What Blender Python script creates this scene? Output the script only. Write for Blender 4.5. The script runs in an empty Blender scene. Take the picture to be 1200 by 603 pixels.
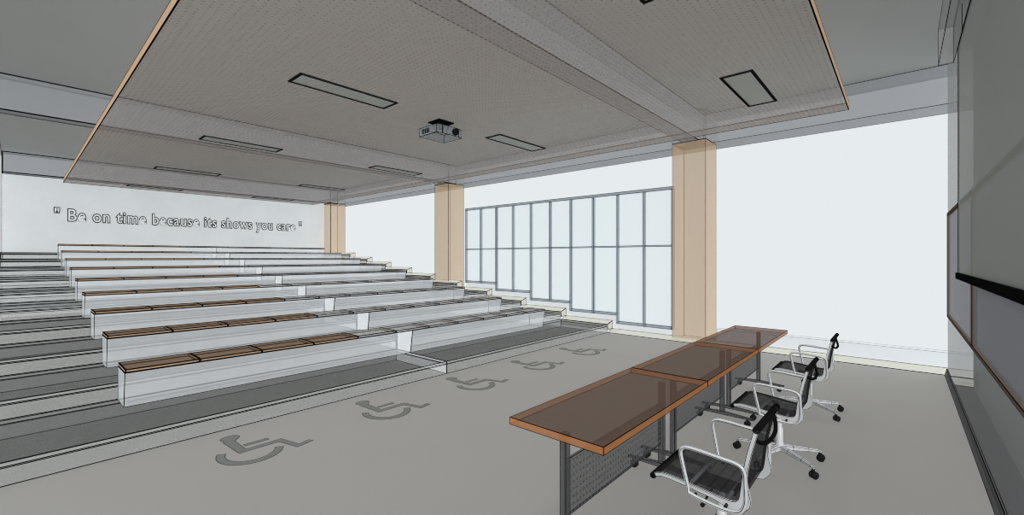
import bpy, bmesh, math, random
from mathutils import Vector, Matrix

random.seed(4)
sc = bpy.context.scene
C = sc.collection
PI = math.pi

# ------------------------------------------------------------------ settings
sc.view_settings.view_transform = 'Standard'
sc.view_settings.look = 'None'
sc.view_settings.gamma = 1.0
sc.view_settings.exposure = 0.0
sc.view_settings.use_curve_mapping = False
sc.cycles.use_denoising = True
sc.cycles.use_adaptive_sampling = False
sc.cycles.filter_width = 1.0
sc.cycles.transparent_max_bounces = 64
sc.cycles.max_bounces = 8
sc.cycles.diffuse_bounces = 4

# ------------------------------------------------------------------ camera
F_PX = 515.5
YAW = math.atan(457.0 / F_PX)
cam_d = bpy.data.cameras.new('camera')
cam_d.sensor_width = 36.0
cam_d.lens = 36.0 * F_PX / 1200.0
cam_d.clip_start = 0.02
cam = bpy.data.objects.new('camera', cam_d)
C.objects.link(cam)
cam.location = (0, 0, 1.65)
fwd = Vector((math.cos(YAW), math.sin(YAW), 0))
cam.rotation_euler = fwd.to_track_quat('-Z', 'Y').to_euler()
sc.camera = cam


# ------------------------------------------------------------------ materials
def lin(v):
    v /= 255.0
    return v / 12.92 if v <= 0.04045 else ((v + 0.055) / 1.055) ** 2.4


def rgb(r, g, b, k=1.0):
    return (min(1, lin(r) * k), min(1, lin(g) * k), min(1, lin(b) * k), 1)


def mat(name, col, alpha=1.0, rough=0.85, spec=0.0, metal=0.0, mottled=0.0, scale=3.0, grain=None):
    m = bpy.data.materials.new(name)
    m.use_nodes = True
    nt = m.node_tree
    b = nt.nodes['Principled BSDF']
    b.inputs['Base Color'].default_value = col
    b.inputs['Roughness'].default_value = rough
    b.inputs['Specular IOR Level'].default_value = spec
    b.inputs['Metallic'].default_value = metal
    b.inputs['Alpha'].default_value = alpha
    if mottled > 0:
        tc = nt.nodes.new('ShaderNodeTexCoord')
        mp = nt.nodes.new('ShaderNodeMapping')
        if grain:
            mp.inputs['Scale'].default_value = grain
        no = nt.nodes.new('ShaderNodeTexNoise')
        no.inputs['Scale'].default_value = scale
        no.inputs['Detail'].default_value = 6.0
        no.inputs['Roughness'].default_value = 0.65
        mr = nt.nodes.new('ShaderNodeMapRange')
        mr.inputs['From Min'].default_value = 0.3
        mr.inputs['From Max'].default_value = 0.7
        mr.inputs['To Min'].default_value = 1 - mottled
        mr.inputs['To Max'].default_value = 1 + mottled
        mx = nt.nodes.new('ShaderNodeMix')
        mx.data_type = 'RGBA'
        mx.blend_type = 'MULTIPLY'
        mx.inputs[0].default_value = 1.0
        mx.inputs[6].default_value = col
        nt.links.new(tc.outputs['Object'], mp.inputs['Vector'])
        nt.links.new(mp.outputs['Vector'], no.inputs['Vector'])
        nt.links.new(no.outputs['Fac'], mr.inputs['Value'])
        nt.links.new(mr.outputs['Result'], mx.inputs[7])
        nt.links.new(mx.outputs[2], b.inputs['Base Color'])
    return m


def perforated(name, col, dot, pitch, radius, alpha, axes=(0, 1), staggered=False):
    """solid sheet with a grid of small dark holes"""
    m = mat(name, col, alpha)
    nt = m.node_tree
    b = nt.nodes['Principled BSDF']
    tc = nt.nodes.new('ShaderNodeTexCoord')
    sp = nt.nodes.new('ShaderNodeSeparateXYZ')
    nt.links.new(tc.outputs['Object'], sp.inputs[0])

    def math_(op, a, bval=None):
        n = nt.nodes.new('ShaderNodeMath')
        n.operation = op
        for i, v in enumerate((a, bval)):
            if v is None:
                continue
            if isinstance(v, (int, float)):
                n.inputs[i].default_value = v
            else:
                nt.links.new(v, n.inputs[i])
        return n.outputs[0]
    sq = []
    for ax, pt in zip(axes, pitch):
        u = math_('DIVIDE', sp.outputs[ax], pt)
        f = math_('FRACT', math_('ADD', u, 100.0))
        d = math_('SUBTRACT', f, 0.5)
        d = math_('MULTIPLY', d, pt)
        sq.append(math_('MULTIPLY', d, d))
    r2 = math_('ADD', sq[0], sq[1])
    hit = math_('LESS_THAN', r2, radius ** 2)
    mx = nt.nodes.new('ShaderNodeMix')
    mx.data_type = 'RGBA'
    mx.inputs[6].default_value = col
    mx.inputs[7].default_value = dot
    nt.links.new(hit, mx.inputs[0])
    nt.links.new(mx.outputs[2], b.inputs['Base Color'])
    return m


EDGE = mat('dark_edge', rgb(14, 15, 16), 1.0)
EDGE_SOFT = mat('soft_edge', rgb(22, 23, 24), 0.85)
BLACK = mat('black', rgb(22, 22, 22), 0.95)
M = dict(
    floor=mat('floor_screed', rgb(161, 160, 157), 1.0, mottled=0.012, scale=0.8),
    riser=mat('riser_concrete', rgb(178, 181, 179), 0.42, mottled=0.05, scale=3.0),
    nosing=mat('nosing_concrete', rgb(205, 210, 208), 0.50),
    tread=mat('tread_carpet', rgb(78, 81, 81), 0.40),
    infill=mat('white_end', rgb(244, 247, 249), 0.88),
    bench=mat('bench_slab', rgb(240, 246, 251), 0.32, mottled=0.05, scale=2.0),
    wood_top=mat('walnut_top', rgb(84, 76, 69), 0.64, mottled=0.12, scale=4.0, grain=(1, 8, 8)),
    wood_edge=mat('oak_edge', rgb(190, 155, 120), 0.85),
    grey_top=mat('grey_seat_top', rgb(150, 147, 143), 0.42),
    grey_edge=mat('grey_seat_edge', rgb(175, 172, 168), 0.42),
    wall=mat('back_wall_plaster', rgb(226, 231, 233), 1.0, mottled=0.04, scale=1.2),
    front_wall=mat('front_wall_paint', rgb(168, 171, 172), 0.45),
    front_back=mat('front_wall_rear', rgb(140, 143, 141), 0.92),
    slab=mat('ceiling_slab', rgb(186, 189, 187), 0.80, mottled=0.02, scale=0.7),
    beam=mat('beam_concrete', rgb(160, 163, 167), 0.64),
    soffit=perforated('perforated_soffit', rgb(220, 207, 198), rgb(165, 155, 148), (0.055, 0.055), 0.010, 0.44),
    soffit_top=mat('soffit_upper_face', rgb(200, 190, 182), 0.10),
    soffit_return=mat('soffit_return', rgb(128, 120, 112), 0.55),
    soffit_edge=mat('soffit_timber_edge', rgb(215, 180, 145), 0.85),
    column=mat('timber_column', rgb(196, 170, 136), 0.52, mottled=0.03, scale=3.0, grain=(8, 8, 0.4)),
    column_top=mat('column_concrete', rgb(160, 160, 160), 0.35),
    kerb=mat('kerb_stone', rgb(214, 214, 203), 0.72),
    plinth=mat('plinth_stone', rgb(215, 220, 222), 0.32),
    alu=mat('window_aluminium', rgb(135, 150, 160), 0.55, rough=0.5),
    desk_top=mat('desk_top_walnut', rgb(96, 78, 67), 0.62, mottled=0.05, scale=3.0, grain=(1, 8, 8)),
    desk_edge=mat('desk_edge_oak', rgb(196, 128, 72), 0.62),
    desk_leg=mat('desk_leg_steel', rgb(84, 85, 86), 0.66, rough=0.6),
    panel=perforated('modesty_mesh', rgb(84, 86, 88), rgb(10, 10, 10), (0.034, 0.040), 0.0085, 0.72, axes=(0, 2)),
    panel_rear=mat('modesty_rear', rgb(80, 82, 84), 0.15),
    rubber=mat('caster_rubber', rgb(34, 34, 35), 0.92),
    sling=mat('chair_mesh_fabric', rgb(52, 52, 53), 0.66),
    seam=mat('chair_seam', rgb(30, 30, 30), 0.75),
    chrome=mat('chair_aluminium', rgb(205, 208, 210), 1.0, rough=0.35, spec=0.4),
    lamp_frame=mat('lamp_frame', rgb(34, 35, 35), 0.95),
    lamp_face=mat('lamp_diffuser', rgb(205, 207, 203), 0.80),
    proj=mat('projector_shell', rgb(135, 146, 154), 0.42, rough=0.4, spec=0.2),
    screen=mat('screen_cloth', rgb(178, 182, 178), 0.50),
    board=mat('whiteboard_face', rgb(170, 171, 178), 0.50),
    board_frame=mat('whiteboard_frame', rgb(112, 98, 86), 0.92),
    casing=mat('screen_casing', rgb(185, 187, 187), 0.45),
    light_trim=mat('light_trim', rgb(215, 215, 217), 0.95),
    base_dark=mat('skirting_grey', rgb(110, 112, 112), 0.8),
    symbol=mat('symbol_paint', rgb(122, 124, 121), 1.0),
    symbol_line=mat('symbol_outline', rgb(76, 78, 77), 1.0),
    letter=mat('letter_face', rgb(228, 232, 234), 1.0),
    letter_line=mat('letter_outline', rgb(62, 64, 66), 1.0),
    left=mat('left_wall_paint', rgb(205, 200, 196), 0.35),
)


def glass():
    m = bpy.data.materials.new('window_glass')
    m.use_nodes = True
    nt = m.node_tree
    nt.nodes.clear()
    out = nt.nodes.new('ShaderNodeOutputMaterial')
    tr = nt.nodes.new('ShaderNodeBsdfTransparent')
    tr.inputs[0].default_value = (0.985, 1.0, 1.0, 1)
    tl = nt.nodes.new('ShaderNodeBsdfTranslucent')
    tl.inputs[0].default_value = (0.90, 0.97, 1.0, 1)
    mx = nt.nodes.new('ShaderNodeMixShader')
    mx.inputs[0].default_value = 0.10
    nt.links.new(tr.outputs[0], mx.inputs[1])
    nt.links.new(tl.outputs[0], mx.inputs[2])
    df = nt.nodes.new('ShaderNodeBsdfDiffuse')
    df.inputs[0].default_value = (0.90, 0.97, 1.0, 1)
    m2 = nt.nodes.new('ShaderNodeMixShader')
    m2.inputs[0].default_value = 0.06
    nt.links.new(mx.outputs[0], m2.inputs[1])
    nt.links.new(df.outputs[0], m2.inputs[2])
    nt.links.new(m2.outputs[0], out.inputs[0])
    return m


GLASS = glass()


# ------------------------------------------------------------------ mesh helpers
def new():
    return bmesh.new()


def box(bm, x0, x1, y0, y1, z0, z1, mi=0, faces=None):
    """axis box; faces = dict of material slots for 'x-','x+','y-','y+','z-','z+' """
    v = [bm.verts.new(p) for p in ((x0, y0, z0), (x1, y0, z0), (x1, y1, z0), (x0, y1, z0),
                                   (x0, y0, z1), (x1, y0, z1), (x1, y1, z1), (x0, y1, z1))]
    q = {'z-': (3, 2, 1, 0), 'z+': (4, 5, 6, 7), 'y-': (0, 1, 5, 4), 'x+': (1, 2, 6, 5), 'y+': (2, 3, 7, 6), 'x-': (3, 0, 4, 7)}
    out = []
    for k, ids in q.items():
        f = bm.faces.new([v[i] for i in ids])
        f.material_index = (faces or {}).get(k, mi)
        out.append(f)
    return out


def prism(bm, poly, a0, a1, axis='x', mi=0, caps=(None, None)):
    """polygon in the plane across AXIS swept from a0 to a1"""
    def P(p, a):
        return {'x': (a, p[0], p[1]), 'y': (p[0], a, p[1]), 'z': (p[0], p[1], a)}[axis]
    A = [bm.verts.new(P(p, a0)) for p in poly]
    B = [bm.verts.new(P(p, a1)) for p in poly]
    n = len(poly)
    fs = []
    for i in range(n):
        f = bm.faces.new((A[i], A[(i + 1) % n], B[(i + 1) % n], B[i]))
        f.material_index = mi
        fs.append(f)
    f = bm.faces.new(A)
    f.material_index = mi if caps[0] is None else caps[0]
    fs.append(f)
    f = bm.faces.new(B)
    f.material_index = mi if caps[1] is None else caps[1]
    fs.append(f)
    return fs


def outline(bm, lw, slot, faces=None):
    """a thin dark border drawn along every edge of every face"""
    bmesh.ops.recalc_face_normals(bm, faces=bm.faces[:])
    for f in list(faces or bm.faces):
        m = min(e.calc_length() for e in f.edges)
        t = min(lw, 0.3 * m)
        r = bmesh.ops.inset_individual(bm, faces=[f], thickness=t, use_even_offset=True)
        for g in r['faces']:
            g.material_index = slot


def smooth_path(pts, n=6, closed=False):
    P = [Vector(p) for p in pts]
    out = []
    N = len(P)
    rng = range(N) if closed else range(N - 1)
    for i in rng:
        p0 = P[(i - 1) % N] if closed or i > 0 else P[0] * 2 - P[1]
        p1, p2 = P[i], P[(i + 1) % N]
        p3 = P[(i + 2) % N] if closed or i + 2 < N else P[-1] * 2 - P[-2]
        for k in range(n):
            t = k / n
            out.append(0.5 * ((2 * p1) + (p2 - p0) * t + (2 * p0 - 5 * p1 + 4 * p2 - p3) * t * t + (3 * p1 - p0 - 3 * p2 + p3) * t ** 3))
    if not closed:
        out.append(P[-1])
    return out


def tube(bm, pts, r, seg=10, closed=False, mi=0, r_end=None, lines=None):
    pts = [Vector(p) for p in pts]
    n = len(pts)
    rings = []
    up = None
    angs = [2 * PI * k / seg for k in range(seg)]
    dark = set()
    if lines is not None:          # thin dark seam lines running along the tube
        angs = []
        for k in range(4):
            b = PI / 4 + k * PI / 2
            dark.add(len(angs))
            angs += [b - 0.13, b + 0.13, b + PI / 6, b + PI / 3]
        seg = len(angs)
    for i, p in enumerate(pts):
        a = pts[(i - 1) % n] if closed or i > 0 else p
        b = pts[(i + 1) % n] if closed or i < n - 1 else p
        t = (b - a).normalized()
        if up is None:
            up = t.orthogonal().normalized()
        up = (up - t * up.dot(t)).normalized()
        s = t.cross(up)
        rr = r if r_end is None else r + (r_end - r) * i / (n - 1)
        rings.append([bm.verts.new(p + (up * math.cos(g) + s * math.sin(g)) * rr) for g in angs])
    m = n if closed else n - 1
    for i in range(m):
        A, B = rings[i], rings[(i + 1) % n]
        for k in range(seg):
            f = bm.faces.new((A[k], A[(k + 1) % seg], B[(k + 1) % seg], B[k]))
            f.material_index = lines if k in dark else mi
            f.smooth = True
    if not closed:
        for R in (rings[0], rings[-1]):
            f = bm.faces.new(R)
            f.material_index = mi


def lathe(bm, prof, seg=20, mi=0, axis='z', at=(0, 0, 0)):
    """profile of (radius, height) pairs, closed top and bottom"""
    rings = []
    for r, h in prof:
        ring = []
        for k in range(seg):
            a = 2 * PI * k / seg
            p = (r * math.cos(a), r * math.sin(a), h)
            if axis == 'x':
                p = (p[2], p[0], p[1])
            elif axis == 'y':
                p = (p[0], p[2], p[1])
            ring.append(bm.verts.new(Vector(p) + Vector(at)))
        rings.append(ring)
    for A, B in zip(rings, rings[1:]):
        for k in range(seg):
            f = bm.faces.new((A[k], A[(k + 1) % seg], B[(k + 1) % seg], B[k]))
            f.material_index = mi
            f.smooth = True
    for R in (rings[0], rings[-1]):
        bm.faces.new(R).material_index = mi


def obj(name, bm, mats, parent=None, loc=(0, 0, 0)):
    bmesh.ops.recalc_face_normals(bm, faces=bm.faces[:])
    me = bpy.data.meshes.new(name)
    bm.to_mesh(me)
    bm.free()
    for m in (mats if isinstance(mats, (list, tuple)) else [mats]):
        me.materials.append(m)
    o = bpy.data.objects.new(name, me)
    C.objects.link(o)
    o.parent = parent
    o.location = loc
    return o


def thing(name, label, cat, loc=(0, 0, 0), rz=0.0, group=None):
    o = bpy.data.objects.new(name, None)
    o.empty_display_size = 0.1
    C.objects.link(o)
    o.location = loc
    o.rotation_euler = (0, 0, rz)
    o['label'] = label
    o['category'] = cat
    if group:
        o['group'] = group
    return o


def struct(name, bm, mats, label=None, cat=None, parent=None):
    o = obj(name, bm, mats, parent)
    if parent is None:
        o['kind'] = 'structure'
        if label:
            o['label'] = label
        if cat:
            o['category'] = cat
    return o


def dup(root, loc, label):
    r = root.copy()
    C.objects.link(r)
    r.location = loc
    r['label'] = label

    def rec(src, dst):
        for ch in list(src.children):
            c = ch.copy()
            C.objects.link(c)
            c.parent = dst
            rec(ch, c)
    rec(root, r)
    return r


# ------------------------------------------------------------------ dimensions (metres)
Y_FRONT = -0.48      # face of the front wall
X_LEFT, X_RISER = -0.25, 8.62
Y0, PITCH, STEP = 4.84, 1.248, 0.178
N_TIER = 10
Y_BACK = 18.5
X_MID = 4.06
Z_SLAB, Z_BEAM = 4.50, 3.93
Z_SOFFIT = 3.63

# ------------------------------------------------------------------ floor
bm = new()
box(bm, X_LEFT, 8.66, Y_FRONT - 0.02, Y_BACK, -0.12, 0.0)
struct('floor', bm, [M['floor']], 'grey screed floor of the lecture room', 'floor')

# tiers: concrete riser with a carpeted tread slab, each in two halves meeting at X_MID
for k in range(N_TIER):
    y0 = Y0 + PITCH * k
    y1 = y0 + PITCH - 0.003 if k < N_TIER - 1 else Y_BACK - 0.01
    z0 = STEP * k + (0.001 if k == 0 else 0.0)
    for side, (xa, xb) in enumerate(((X_LEFT, X_MID - 0.002), (X_MID + 0.002, X_RISER))):
        bm = new()
        box(bm, xa, xb, y0, y1, z0, STEP * k + 0.137, 0, {'x+' if side == 0 else 'x-': 2, 'y+': 3})
        bmesh.ops.delete(bm, geom=[f for f in bm.faces if all(abs(v.co.z - (STEP * k + 0.137)) < 1e-5 for v in f.verts)], context='FACES_ONLY')
        outline(bm, 0.007 + 0.0012 * k, 1)
        p = struct('floor_tier', bm, [M['riser'], EDGE, M['infill'], M['nosing']], 'concrete step of the raked seating', 'step')
        bm = new()
        box(bm, xa, xb, y0, y1, STEP * k + 0.139, STEP * (k + 1) - 0.0005, 0, {'z+': 1, 'z-': 1, 'x+' if side == 0 else 'x-': 3})
        outline(bm, 0.008 + 0.001 * k, 2)
        struct('tread', bm, [M['nosing'], M['tread'], EDGE, M['infill']], parent=p)

# stepped kerb along the window side
for k in range(-1, N_TIER):
    ya = Y_FRONT - 0.3 if k < 0 else Y0 + PITCH * k
    yb = Y0 if k < 0 else (ya + PITCH if k < N_TIER - 1 else Y_BACK)
    zb = STEP * (k + 1)
    bm = new()
    prism(bm, [(8.63, zb + 0.004), (8.85, zb + 0.072), (8.85, zb - 0.12), (8.63, zb - 0.12)], ya + 0.001, yb - 0.001, 'y')
    outline(bm, 0.012, 1)
    struct('trim_%d' % (k + 2), bm, [M['kerb'], EDGE], 'pale stone kerb stepping up along the window side', 'kerb')

# low stone plinth outside the openings
bm = new()
box(bm, 9.42, 9.62, -4.0, 2.80, -0.12, 0.20)
outline(bm, 0.004, 1)
struct('trim_20', bm, [M['plinth'], EDGE_SOFT], 'low pale plinth outside the open bay', 'plinth')

# ------------------------------------------------------------------ columns
for n, yc in enumerate((2.81, 10.37, 17.93)):
    bm = new()
    box(bm, 8.76, 9.40, yc, yc + 0.65, 0.0, Z_BEAM - 0.005)
    outline(bm, 0.008 + 0.004 * n, 1)
    c = struct('column', bm, [M['column'], EDGE], 'tan square column on the window side', 'column')
    bm = new()
    box(bm, 8.76, 9.40, yc, yc + 0.65, Z_BEAM, Z_SLAB - 0.005)
    outline(bm, 0.008 + 0.004 * n, 1)
    struct('column_head', bm, [M['column_top'], EDGE_SOFT], parent=c)

# ------------------------------------------------------------------ ceiling slab, beams, suspended soffit
bm = new()
box(bm, X_LEFT - 0.3, 9.75, -3.5, Y_BACK + 0.3, Z_SLAB, Z_SLAB + 0.2)
struct('ceiling', bm, [M['slab']], 'grey concrete ceiling slab', 'ceiling')
for n, (ya, yb) in enumerate(((2.95, 3.27), (10.38, 10.68), (17.95, 18.3))):
    bm = new()
    box(bm, X_LEFT, 9.08, ya, yb, Z_BEAM, Z_SLAB - 0.002)
    outline(bm, 0.012 + 0.006 * n, 1)
    struct('beam', bm, [M['beam'], EDGE], 'concrete cross beam above the suspended ceiling', 'beam')
bm = new()
box(bm, 9.10, 9.72, -3.5, Y_BACK, Z_BEAM - 0.02, Z_SLAB - 0.003)
outline(bm, 0.009, 1)
struct('beam', bm, [M['beam'], EDGE_SOFT], 'long edge beam above the windows', 'beam')

bm = new()
box(bm, 0.83, 7.42, 0.53, 16.6, Z_SOFFIT, Z_SOFFIT + 0.10, 2, {'z-': 0, 'z+': 1, 'x+': 4, 'y+': 4})
outline(bm, 0.010, 3)
struct('ceiling_panel', bm, [M['soffit'], M['soffit_top'], M['soffit_edge'], EDGE, M['soffit_return']], 'suspended perforated ceiling panel with tan edges', 'ceiling')

# ------------------------------------------------------------------ walls
bm = new()
box(bm, X_LEFT, 8.75, Y_BACK, Y_BACK + 0.2, 0.0, Z_SLAB - 0.004)
struct('wall_back', bm, [M['wall']], 'pale plaster back wall', 'wall')
bm = new()
box(bm, X_LEFT - 0.15, X_LEFT - 0.004, Y_FRONT - 0.25, Y_BACK + 0.2, -0.12, Z_SLAB - 0.004)
outline(bm, 0.01, 1)
struct('wall_left', bm, [M['left'], EDGE_SOFT], 'left side wall', 'wall')
bm = new()
box(bm, X_LEFT, 8.65, Y_FRONT - 0.25, Y_FRONT, -0.12, Z_SLAB - 0.004, 0, {'y-': 1, 'z-': 3, 'x+': 0})  # underside coloured dark to cancel the sunlight falling on it
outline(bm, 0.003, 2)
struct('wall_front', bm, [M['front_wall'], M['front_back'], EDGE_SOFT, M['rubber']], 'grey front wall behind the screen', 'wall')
bm = new()
prism(bm, [(Y_FRONT + 0.002, 0.001), (Y_FRONT + 0.035, 0.001), (Y_FRONT + 0.015, 0.10), (Y_FRONT + 0.002, 0.10)], X_LEFT, 8.62, 'x')
outline(bm, 0.006, 1)
struct('baseboard_front', bm, [M['base_dark'], EDGE], 'grey skirting along the front wall', 'skirting')

# ------------------------------------------------------------------ glazed window, stepping up with the tiers
WX0, WX1 = 9.04, 9.12
ys = [3.57 + 0.633 * i for i in range(11)]
Z_TOP, Z_MID = 3.07, 1.88
bm = new()
sills = [0.15 + 0.186 * k for k in range(5)]
for i, y in enumerate(ys):
    b = min(sills[min(4, max(0, (i - 1) // 2))], sills[min(4, i // 2)])
    box(bm, WX0, WX1, y - 0.022, y + 0.022, b, Z_TOP)
for k in range(5):
    box(bm, WX0 + 0.004, WX1 - 0.004, ys[2 * k] + 0.023, ys[2 * k + 2] - 0.023, sills[k], sills[k] + 0.06)
box(bm, WX0 + 0.004, WX1 - 0.004, ys[0] - 0.02, ys[-1] + 0.02, Z_TOP + 0.001, Z_TOP + 0.06)
for i in range(10):
    box(bm, WX0 + 0.01, WX1 - 0.01, ys[i] + 0.023, ys[i + 1] - 0.023, Z_MID, Z_MID + 0.035)
outline(bm, 0.006, 1)
w = struct('window_1', bm, [M['alu'], EDGE], 'tall glazed window of narrow panes stepping up with the seating', 'window')
bm = new()
for k in range(5):
    box(bm, 9.078, 9.082, ys[2 * k] + 0.02, ys[2 * k + 2] - 0.02, sills[k] + 0.03, Z_TOP)
struct('pane', bm, [GLASS], parent=w)
bm = new()
for k in range(5):
    box(bm, 9.06, 9.10, ys[2 * k] + 0.002, ys[2 * k + 2] - 0.002, -0.1 + STEP * k, sills[k] - 0.004)
struct('sill_panel', bm, [M['plinth']], parent=w)

# ------------------------------------------------------------------ benches
BX0, BX1 = 0.70, 7.41
row_words = ('first', 'second', 'third', 'fourth', 'fifth', 'sixth', 'seventh', 'eighth', 'ninth')


def bench_label(k):
    if k == 0:
        return 'long white bench on the lowest step, closest to the floor symbols'
    if k == 8:
        return 'long white bench on the highest occupied step, nearest the lettered back wall'
    return 'long white bench with brown and grey seat boards, %s step up from the floor' % row_words[k]


b0 = thing('lecture_bench', bench_label(0), 'bench', (0, Y0, STEP), 0, 'tiered benches')
for side, (xa, xb) in enumerate(((BX0, X_MID - 0.002), (X_MID + 0.002, BX1))):
    bm = new()
    prism(bm, [(0.862, 0.002), (1.222, 0.002), (1.222, 0.350), (0.805, 0.350)], xa, xb, 'x', 0,
          (2 if side else None, 2 if not side else None))
    outline(bm, 0.006, 1)
    obj('base', bm, [M['bench'], EDGE, M['infill']], b0)
bw = (BX1 - BX0) / 11
for i in range(11):
    bm = new()
    xa = BX0 + i * bw
    box(bm, xa + 0.002, xa + bw - 0.002, 0.79, 1.224, 0.352, 0.388, 1, {'z+': 0})
    outline(bm, 0.011, 2)
    o = obj('seat_board', bm, [M['wood_top'], M['wood_edge'], EDGE] if i < 4 else [M['grey_top'], M['grey_edge'], EDGE], b0)
    o['label'] = 'brown wooden seat board' if i < 4 else 'grey seat board'
for k in range(1, 9):
    dup(b0, (0, Y0 + PITCH * k, STEP * (k + 1)), bench_label(k))


# ------------------------------------------------------------------ wheelchair symbols painted on the floor
def symbol():
    bm = new()
    H = 0.003

    def poly(pts):
        prism(bm, pts, 0.0, H, 'z')
    # head and trunk with the seat and the shin in one stroke
    head = [(-0.115 + 0.078 * math.cos(a), 0.395 + 0.070 * math.sin(a)) for a in [math.radians(d) for d in range(-40, 221, 20)]]
    poly(head + [(-0.190, 0.330), (-0.165, -0.02), (0.150, -0.02), (0.215, -0.255), (0.375, -0.215), (0.350, -0.165),
                 (0.255, -0.190), (0.195, 0.045), (-0.095, 0.045), (-0.100, 0.300)])
    poly([(-0.08, 0.105), (0.115, 0.105), (0.115, 0.155), (-0.08, 0.155)])
    a0, a1 = math.radians(148), math.radians(340)
    n = 26
    ou = [(-0.085 + 0.248 * math.cos(a0 + (a1 - a0) * i / n), -0.045 + 0.262 * math.sin(a0 + (a1 - a0) * i / n)) for i in range(n + 1)]
    inn = [(-0.085 + 0.180 * math.cos(a0 + (a1 - a0) * i / n), -0.045 + 0.190 * math.sin(a0 + (a1 - a0) * i / n)) for i in range(n + 1)]
    poly(ou + inn[::-1])
    bmesh.ops.recalc_face_normals(bm, faces=bm.faces[:])
    tops = [f for f in bm.faces if abs(f.normal.z) > 0.9 and f.calc_center_median().z > H * 0.5]
    for f in tops:
        r = bmesh.ops.inset_individual(bm, faces=[f], thickness=0.006, use_even_offset=True)
        for g in r['faces']:
            g.material_index = 1
    return bm


sym_labels = ('grey wheelchair symbol on the floor nearest the viewer, largest of the five',
              'grey wheelchair floor symbol, second along the lowest step',
              'middle one of the five grey wheelchair floor symbols',
              'grey wheelchair floor symbol just before the last one by the window',
              'grey wheelchair floor symbol farthest along, closest to the window')
s0 = obj('wheelchair_symbol', symbol(), [M['symbol'], M['symbol_line']], None, (1.41, 4.19, 0.0005))
s0['label'], s0['category'], s0['group'] = sym_labels[0], 'floor marking', 'wheelchair floor symbols'
for i in range(1, 5):
    dup(s0, (1.41 + 1.318 * i, 4.19, 0.0005), sym_labels[i])

# ------------------------------------------------------------------ lettering on the back wall
def text_mesh(body, size, offset, extrude):
    cu = bpy.data.curves.new('lettering', 'FONT')
    cu.body = body
    cu.size = size
    cu.offset = offset
    cu.extrude = extrude
    cu.resolution_u = 4
    cu.space_character = 1.12
    o = bpy.data.objects.new('lettering', cu)
    C.objects.link(o)
    bpy.context.view_layer.update()
    me = bpy.data.meshes.new_from_object(o.evaluated_get(bpy.context.evaluated_depsgraph_get()))
    bpy.data.objects.remove(o)
    return me


TXT = '" Be on time because its shows you care "'
L = thing('wall_lettering', 'outlined slogan in raised letters across the back wall', 'lettering', (0.75, Y_BACK, 2.74))
W_TXT = 7.05


def mesh_x(me):
    xs_ = [v.co.x for v in me.vertices]
    return min(xs_), max(xs_)


x_lo, x_hi = mesh_x(text_mesh(TXT, 0.50, 0.0, 0.01))
sx = W_TXT / (x_hi - x_lo)
cells = []                       # right-hand end of every printed character
for i, ch in enumerate(TXT):
    if ch != ' ':
        cells.append(mesh_x(text_mesh(TXT[:i + 1], 0.50, 0.0, 0.01))[1])


def split_letters(me):
    """the mesh of the whole line cut into one bmesh per character"""
    bm = bmesh.new()
    bm.from_mesh(me)
    seen, groups = set(), {}
    for f0 in bm.faces:
        if f0 in seen:
            continue
        isl, stack = [], [f0]
        seen.add(f0)
        while stack:
            f = stack.pop()
            isl.append(f)
            for v in f.verts:
                for g in v.link_faces:
                    if g not in seen:
                        seen.add(g)
                        stack.append(g)
        cx = [v.co.x for f in isl for v in f.verts]
        mid = (min(cx) + max(cx)) / 2
        n = next((i for i, c in enumerate(cells) if mid <= c), len(cells) - 1)
        groups.setdefault(n, []).extend(isl)
    return bm, groups


letters = {}
for nm, off, ex, dy, mt in (('letter', 0.027, 0.010, -0.012, M['letter_line']), ('letter_face', 0.002, 0.012, -0.0135, M['letter'])):
    src, groups = split_letters(text_mesh(TXT, 0.50, off, ex))
    for n in sorted(groups):
        bm = bmesh.new()
        vm = {}
        for f in groups[n]:
            vs = []
            for v in f.verts:
                if v not in vm:
                    vm[v] = bm.verts.new(((v.co.x - x_lo) * sx, dy - v.co.z, v.co.y))
                vs.append(vm[v])
            try:
                bm.faces.new(vs)
            except ValueError:
                pass
        o = obj(nm, bm, [mt], L if nm == 'letter' else letters.get(n, L))
        if nm == 'letter':
            letters[n] = o
    src.free()

# ------------------------------------------------------------------ recessed ceiling lights
rows = ('closest to the projection screen', 'second row back', 'third row back', 'fourth row back', 'last row before the back wall')
lamp0 = None
for r, yc in enumerate((1.34, 4.98, 8.62, 12.25, 15.86)):
    for c, xc in enumerate((2.63, 5.75)):
        lab = 'dark framed strip light in the ceiling, %s line, %s' % ('left-side' if c == 0 else 'window-side', rows[r])
        if lamp0 is None:
            lamp0 = thing('ceiling_light', lab, 'ceiling light', (xc, yc, Z_SOFFIT), 0, 'recessed strip lights')
            bm = new()
            fw = 0.028
            for a in ((-0.61, 0.61, -0.165, -0.165 + fw), (-0.61, 0.61, 0.165 - fw, 0.165),
                      (-0.61, -0.61 + fw, -0.165 + fw, 0.165 - fw), (0.61 - fw, 0.61, -0.165 + fw, 0.165 - fw)):
                box(bm, a[0], a[1], a[2], a[3], -0.014, -0.001)
            obj('frame', bm, [M['lamp_frame']], lamp0)
            bm = new()
            box(bm, -0.61 + fw, 0.61 - fw, -0.165 + fw, 0.165 - fw, -0.008, -0.001)
            obj('diffuser', bm, [M['lamp_face']], lamp0)
        else:
            dup(lamp0, (xc, yc, Z_SOFFIT), lab)

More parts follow.
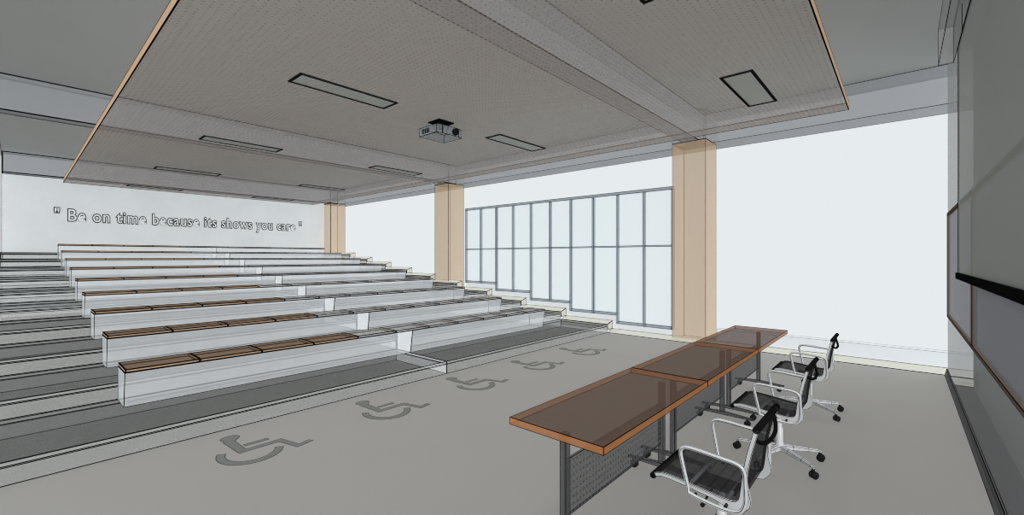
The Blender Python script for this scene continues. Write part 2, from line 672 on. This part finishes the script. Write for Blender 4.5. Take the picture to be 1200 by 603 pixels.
# ------------------------------------------------------------------ ceiling projector
P = thing('projector', 'see-through boxy projector hung under the ceiling panel', 'projector', (4.14, 5.06, Z_SOFFIT))
bm = new()
box(bm, -0.14, 0.14, -0.13, 0.13, -0.016, -0.001)
outline(bm, 0.008, 1)
obj('mount_plate', bm, [BLACK, EDGE], P)
bm = new()
for sx_, sy_ in ((-1, -1), (1, -1), (1, 1), (-1, 1)):
    tube(bm, [(0.09 * sx_, 0.08 * sy_, -0.016), (0.07 * sx_, 0.06 * sy_, -0.10)], 0.010, 8)
tube(bm, [(0, 0, -0.016), (0, 0, -0.10)], 0.040, 14)
obj('mount_arm', bm, [BLACK], P)
bm = new()
hull = [(-0.235, -0.19), (-0.15, -0.215), (0.15, -0.215), (0.235, -0.19), (0.235, 0.21), (-0.235, 0.21)]
prism(bm, hull, -0.225, -0.10, 'z')
outline(bm, 0.007, 1)
obj('body', bm, [M['proj'], EDGE], P)
bm = new()
lathe(bm, [(0.045, -0.02), (0.05, 0.0), (0.05, 0.03), (0.036, 0.032), (0.030, 0.02)], 18, 0, 'y', (0.08, -0.235, -0.165))
obj('lens', bm, [BLACK], P)
bm = new()
for i in range(5):
    box(bm, -0.239, -0.236, -0.02 + i * 0.035, 0.0 + i * 0.035, -0.20, -0.13)
obj('vent', bm, [BLACK], P)

# ------------------------------------------------------------------ front wall: screen, housing, whiteboards
S = thing('projection_screen', 'large dark pull-down projection screen with black border on the front wall', 'screen', (0, 0, 0))
bm = new()
box(bm, 2.0, 6.22, -0.425, -0.420, 1.50, 3.74)
obj('cloth', bm, [M['screen']], S)
bm = new()
box(bm, 6.22, 6.245, -0.428, -0.417, 1.50, 3.75)
box(bm, 1.975, 2.0, -0.428, -0.417, 1.50, 3.75)
box(bm, 2.0, 6.22, -0.428, -0.417, 3.74, 3.75)
obj('frame', bm, [BLACK], S)
bm = new()
box(bm, 1.975, 6.245, -0.445, -0.400, 1.44, 1.50)
outline(bm, 0.004, 1)
obj('bottom_bar', bm, [BLACK, EDGE], S)
bm = new()
box(bm, 1.0, 7.6, -0.475, -0.335, 4.03, 4.48)
outline(bm, 0.006, 1)
obj('housing', bm, [M['casing'], EDGE], S)
for x in (2.3, 5.9):
    bm = new()
    box(bm, x - 0.012, x + 0.012, -0.424, -0.421, 3.751, 4.029)
    obj('hanging_strap', bm, [BLACK], S)

wb_labels = ('dark whiteboard panel on the front wall next to the window corner', 'dark whiteboard panel on the front wall behind the projection screen, away from the window')
for n, (xa, xb) in enumerate(((5.51, 8.27), (2.74, 5.49))):
    Wb = thing('whiteboard', wb_labels[n], 'whiteboard', (xa, Y_FRONT + 0.001, 0.86), 0, 'whiteboards on the front wall')
    wd, ht = xb - xa, 1.38
    bm = new()
    box(bm, 0.03, wd - 0.03, 0.0, 0.012, 0.03, ht - 0.03)
    obj('face', bm, [M['board']], Wb)
    bm = new()
    box(bm, 0.0, wd, 0.0, 0.03, 0.0, 0.03)
    box(bm, 0.0, wd, 0.0, 0.03, ht - 0.03, ht)
    box(bm, 0.0, 0.03, 0.0, 0.03, 0.03, ht - 0.03)
    box(bm, wd - 0.03, wd, 0.0, 0.03, 0.03, ht - 0.03)
    outline(bm, 0.004, 1)
    obj('frame', bm, [M['board_frame'], EDGE], Wb)
bm = new()
box(bm, 5.492, 5.508, Y_FRONT + 0.001, Y_FRONT + 0.022, 0.90, 2.18)
struct('trim_31', bm, [M['light_trim']], 'pale strip between the two whiteboards', 'strip')


# ------------------------------------------------------------------ desks
def caster(bm, x, y, r=0.028, w=0.018, z=None):
    z = r if z is None else z
    for s in (-1, 1):
        lathe(bm, [(r * 0.6, -w * 0.5), (r, -w * 0.35), (r, w * 0.35), (r * 0.6, w * 0.5)], 16, 0, 'x', (x + s * w * 0.6, y, z))


desk_labels = ('brown topped training desk nearest the viewer, in front of the largest chair',
               'brown topped training desk in the middle of the row of three',
               'brown topped training desk at the window end of the row')
D = thing('training_desk', desk_labels[0], 'desk', (1.85, 1.36, 0), 0, 'desks in a row')
bm = new()
box(bm, 0.002, 1.490, -0.30, 0.30, 0.708, 0.75, 1, {'z+': 0, 'z-': 0})
outline(bm, 0.0035, 2)
obj('tabletop', bm, [M['desk_top'], M['desk_edge'], EDGE], D)
for lx in (0.115, 1.39):
    bm = new()
    box(bm, lx - 0.021, lx + 0.021, -0.02, 0.02, 0.10, 0.706)
    outline(bm, 0.0035, 1)
    obj('leg', bm, [M['desk_leg'], EDGE], D)
    bm = new()
    prism(bm, [(-0.28, 0.068), (0.27, 0.068), (0.27, 0.082), (0.05, 0.099), (-0.05, 0.099), (-0.28, 0.082)], lx - 0.017, lx + 0.017, 'x')
    outline(bm, 0.003, 1)
    ft = obj('foot', bm, [M['desk_leg'], EDGE], D)
    for y in (-0.23, 0.22):
        bm = new()
        caster(bm, lx, y)
        tube(bm, [(lx, y, 0.03), (lx, y, 0.07)], 0.009, 8)
        obj('caster', bm, [M['rubber']], ft)
bm = new()
box(bm, 0.14, 1.366, -0.008, 0.008, 0.25, 0.56, 0, {'y+': 2})
outline(bm, 0.003, 1)
obj('modesty_panel', bm, [M['panel'], EDGE, M['panel_rear']], D)
for i in (1, 2):
    dup(D, (1.85 + 1.5 * i, 1.36, 0), desk_labels[i])

# ------------------------------------------------------------------ chairs
ch_labels = ('black mesh swivel chair with chrome arms nearest the viewer, cut off by the frame bottom',
             'black mesh swivel chair with chrome arms in the middle of the three',
             'black mesh swivel chair with chrome arms nearest the window')
CH = thing('swivel_chair', ch_labels[0], 'chair', (2.60, 0.75, 0), 0, 'swivel chairs behind the desks')
prof = smooth_path([(0, 0.285, 0.438), (0, 0.24, 0.452), (0, 0.14, 0.446), (0, 0.04, 0.434), (0, -0.06, 0.424), (0, -0.115, 0.424),
                    (0, -0.150, 0.445), (0, -0.162, 0.50), (0, -0.170, 0.57), (0, -0.185, 0.66), (0, -0.205, 0.745), (0, -0.222, 0.81)], 14)
# resample into broad bands with narrow seams
acc = [0.0]
for a, b in zip(prof, prof[1:]):
    acc.append(acc[-1] + (b - a).length)


def at_len(s):
    for i in range(len(acc) - 1):
        if acc[i + 1] >= s:
            t = (s - acc[i]) / max(1e-9, acc[i + 1] - acc[i])
            return prof[i].lerp(prof[i + 1], t)
    return prof[-1]


total = acc[-1]
stations = [0.0]
kinds = []
s = 0.0
while s < total - 1e-4:
    for w_, kd in ((0.0125, 0), (0.0125, 0), (0.0125, 0), (0.0125, 0), (0.005, 1)):
        s = min(total, s + w_)
        if s - stations[-1] > 1e-5:
            stations.append(s)
            kinds.append(kd)
HW, TH = 0.212, 0.006
bm = new()
rows_ = []
for i, s in enumerate(stations):
    p = at_len(s)
    q = (at_len(min(total, s + 0.004)) - at_len(max(0, s - 0.004))).normalized()
    nrm = Vector((0, -q.z, q.y))
    if nrm.y < 0 and p.z > 0.5:
        nrm = -nrm
    if p.z <= 0.5 and nrm.z < 0:
        nrm = -nrm
    rows_.append([bm.verts.new((x, p.y + nrm.y * t, p.z + nrm.z * t)) for x, t in ((-HW, TH), (HW, TH), (HW, -TH), (-HW, -TH))])
for i in range(len(rows_) - 1):
    A, B = rows_[i], rows_[i + 1]
    for k in range(4):
        f = bm.faces.new((A[k], A[(k + 1) % 4], B[(k + 1) % 4], B[k]))
        f.material_index = kinds[i]
bm.faces.new(rows_[0])
bm.faces.new(rows_[-1])
obj('sling', bm, [M['sling'], M['seam']], CH)
for nm, y, z, r in (('front_roll', 0.295, 0.430, 0.017), ('top_roll', -0.224, 0.815, 0.017)):
    bm = new()
    tube(bm, [(-0.232, y, z), (0.232, y, z)], r, 14)
    obj(nm, bm, [BLACK], CH)
for sgn in (-1, 1):
    bm = new()
    tube(bm, [at_len(total * i / 60) + Vector((0.220 * sgn, 0, 0)) for i in range(61)], 0.010, 10)
    obj('edge_binding', bm, [BLACK], CH)
# cast side rails, deeper around the lumbar bend
for sgn in (-1, 1):
    bm = new()
    outer = []
    inner = []
    N = 40
    for i in range(N + 1):
        s = total * i / N
        p = at_len(s)
        q = (at_len(min(total, s + 0.004)) - at_len(max(0, s - 0.004))).normalized()
        nrm = Vector((0, q.z, -q.y))
        if (p.z <= 0.46 and nrm.z > 0) or (p.z > 0.46 and nrm.y > 0):
            nrm = -nrm
        t = s / total
        depth = 0.011 + 0.038 * math.exp(-((t - 0.54) / 0.09) ** 2)
        inner.append(p - nrm * 0.009)
        outer.append(p + nrm * depth)
    xa, xb = (0.214 * sgn, 0.230 * sgn)
    lines = [[bm.verts.new((x, v.y, v.z)) for v in L_] for x in (xa, xb) for L_ in (inner, outer)]
    ia, oa, ib, ob = lines
    for i in range(N):
        for A, B in ((ia, oa), (oa, ob), (ob, ib), (ib, ia)):
            bm.faces.new((A[i], A[i + 1], B[i + 1], B[i])).smooth = False
    bm.faces.new((ia[0], oa[0], ob[0], ib[0]))
    bm.faces.new((ia[N], oa[N], ob[N], ib[N]))
    bmesh.ops.recalc_face_normals(bm, faces=bm.faces[:])
    flat = [f for f in bm.faces if abs(f.normal.x) > 0.9]
    r = bmesh.ops.inset_region(bm, faces=flat, thickness=0.0022, use_even_offset=True)
    for g in r['faces']:
        g.material_index = 1
    obj('side_rail', bm, [M['chrome'], EDGE], CH)
    # tubular arm: up from the seat, back, down behind and under the seat rail
    bm = new()
    X = 0.252 * sgn
    path = smooth_path([(X, 0.085, 0.415), (X, 0.095, 0.45), (X * 1.03, 0.118, 0.56), (X * 1.04, 0.128, 0.625), (X * 1.04, 0.105, 0.652),
                        (X * 1.04, 0.05, 0.655), (X * 1.04, -0.06, 0.648), (X * 1.04, -0.145, 0.640), (X * 1.04, -0.178, 0.612),
                        (X * 1.02, -0.182, 0.54), (X, -0.182, 0.46), (X, -0.155, 0.405), (X, -0.09, 0.392), (X, 0.0, 0.398)], 5, closed=True)
    tube(bm, path, 0.0105, 10, closed=True, lines=1)
    obj('arm', bm, [M['chrome'], EDGE], CH)
    bm = new()
    for y in (-0.09, 0.06):
        tube(bm, [(0.228 * sgn, y, 0.410), (0.250 * sgn, y, 0.404)], 0.008, 8)
    obj('arm_bolt', bm, [M['rubber']], CH)
bm = new()
tube(bm, smooth_path([(-0.215, -0.216, 0.765), (-0.16, -0.232, 0.735), (-0.07, -0.245, 0.72), (0.07, -0.245, 0.72), (0.16, -0.232, 0.735), (0.215, -0.216, 0.765)], 6), 0.010, 10)
obj('back_handle', bm, [BLACK], CH)
bm = new()
for y, z in ((0.11, 0.425), (-0.07, 0.395)):
    tube(bm, [(-0.214, y, z), (0.214, y, z)], 0.011, 10)
obj('seat_spreader', bm, [M['chrome']], CH)
bm = new()
prism(bm, [(-0.085, 0.375), (0.125, 0.385), (0.135, 0.412), (-0.085, 0.405)], -0.055, 0.055, 'x')
outline(bm, 0.003, 1)
mech = obj('tilt_mechanism', bm, [M['rubber'], EDGE], CH)
bm = new()
tube(bm, [(-0.05, 0.03, 0.385), (-0.13, 0.03, 0.375), (-0.19, 0.03, 0.362)], 0.006, 8)
tube(bm, [(-0.19, 0.03, 0.362), (-0.225, 0.03, 0.358)], 0.011, 10)
obj('lever', bm, [M['rubber']], mech)
bm = new()
lathe(bm, [(0.036, 0.075), (0.038, 0.09), (0.034, 0.135), (0.027, 0.145), (0.027, 0.26), (0.019, 0.265), (0.019, 0.376)], 20)
obj('column', bm, [M['chrome']], CH)
for i in range(5):
    a = PI / 2 + 2 * PI * i / 5
    d = Vector((math.cos(a), math.sin(a), 0))
    n = Vector((-d.y, d.x, 0))
    bm = new()
    secs = []
    for rr, hw, zt, zb in ((0.025, 0.022, 0.128, 0.082), (0.10, 0.019, 0.122, 0.086), (0.22, 0.015, 0.108, 0.082), (0.30, 0.013, 0.098, 0.076), (0.322, 0.010, 0.086, 0.070)):
        c = d * rr
        secs.append([bm.verts.new((c + n * sx_ * hw + Vector((0, 0, zz)))) for sx_, zz in ((-1, zb), (1, zb), (1, zt - 0.008), (0.45, zt), (-0.45, zt), (-1, zt - 0.008))])
    for A, B in zip(secs, secs[1:]):
        for k in range(6):
            bm.faces.new((A[k], A[(k + 1) % 6], B[(k + 1) % 6], B[k]))
    bm.faces.new(secs[0])
    bm.faces.new(secs[-1])
    outline(bm, 0.0018, 1)
    lg = obj('leg', bm, [M['chrome'], EDGE], CH)
    bm = new()
    e = d * 0.312
    tube(bm, [e + Vector((0, 0, 0.078)), e + Vector((0, 0, 0.045))], 0.011, 10)
    e2 = d * 0.318
    for sgn in (-1, 1):
        lo = len(bm.verts)
        lathe(bm, [(0.017, -0.008), (0.028, -0.006), (0.028, 0.006), (0.017, 0.008)], 16, 0, 'x', (sgn * 0.013, 0, 0.0285))
        bm.verts.ensure_lookup_table()
        R = Matrix.Rotation(a + 0.9 * (i - 2), 4, 'Z')
        for v in bm.verts[lo:]:
            v.co = R @ v.co + e2
    obj('caster', bm, [M['rubber']], lg)
for i in (1, 2):
    dup(CH, (2.60 + 1.54 * i, 0.75, 0), ch_labels[i])

# ------------------------------------------------------------------ sky and added fill lights
w = bpy.data.worlds.new('sky')
sc.world = w
w.use_nodes = True
nt = w.node_tree
bg = nt.nodes['Background']
tc = nt.nodes.new('ShaderNodeTexCoord')
sp = nt.nodes.new('ShaderNodeSeparateXYZ')
mr = nt.nodes.new('ShaderNodeMapRange')
mr.inputs['From Min'].default_value = 0.40
mr.inputs['From Max'].default_value = 0.95
mr.inputs['To Min'].default_value = 1.0
mr.inputs['To Max'].default_value = 1.6
nt.links.new(tc.outputs['Generated'], sp.inputs[0])
nt.links.new(sp.outputs['Z'], mr.inputs['Value'])
nt.links.new(mr.outputs['Result'], bg.inputs['Strength'])
bg.inputs['Color'].default_value = rgb(230, 235, 238)

for yc in (1.34, 4.98, 8.62, 12.25, 15.86):
    for xc in (2.63, 5.75):
        ld = bpy.data.lights.new('under_lamp_fill', 'AREA')  # added fill below the ceiling lights, which look unlit themselves
        ld.shape = 'RECTANGLE'
        ld.size, ld.size_y = 1.15, 0.27
        ld.energy = 5
        ld.color = (1.0, 0.99, 0.97)
        lo = bpy.data.objects.new('under_lamp_fill', ld)
        C.objects.link(lo)
        lo.location = (xc, yc, Z_SOFFIT - 0.02)

sl = bpy.data.lights.new('shadowless_fill', 'SUN')  # added fill from behind the camera, casts no shadows and passes through walls
sl.energy = 2.75
sl.angle = math.radians(20)
sl.use_shadow = False
so = bpy.data.objects.new('shadowless_fill', sl)
C.objects.link(so)
so.rotation_euler = Vector((0.60, 0.66, -0.64)).to_track_quat('-Z', 'Y').to_euler()
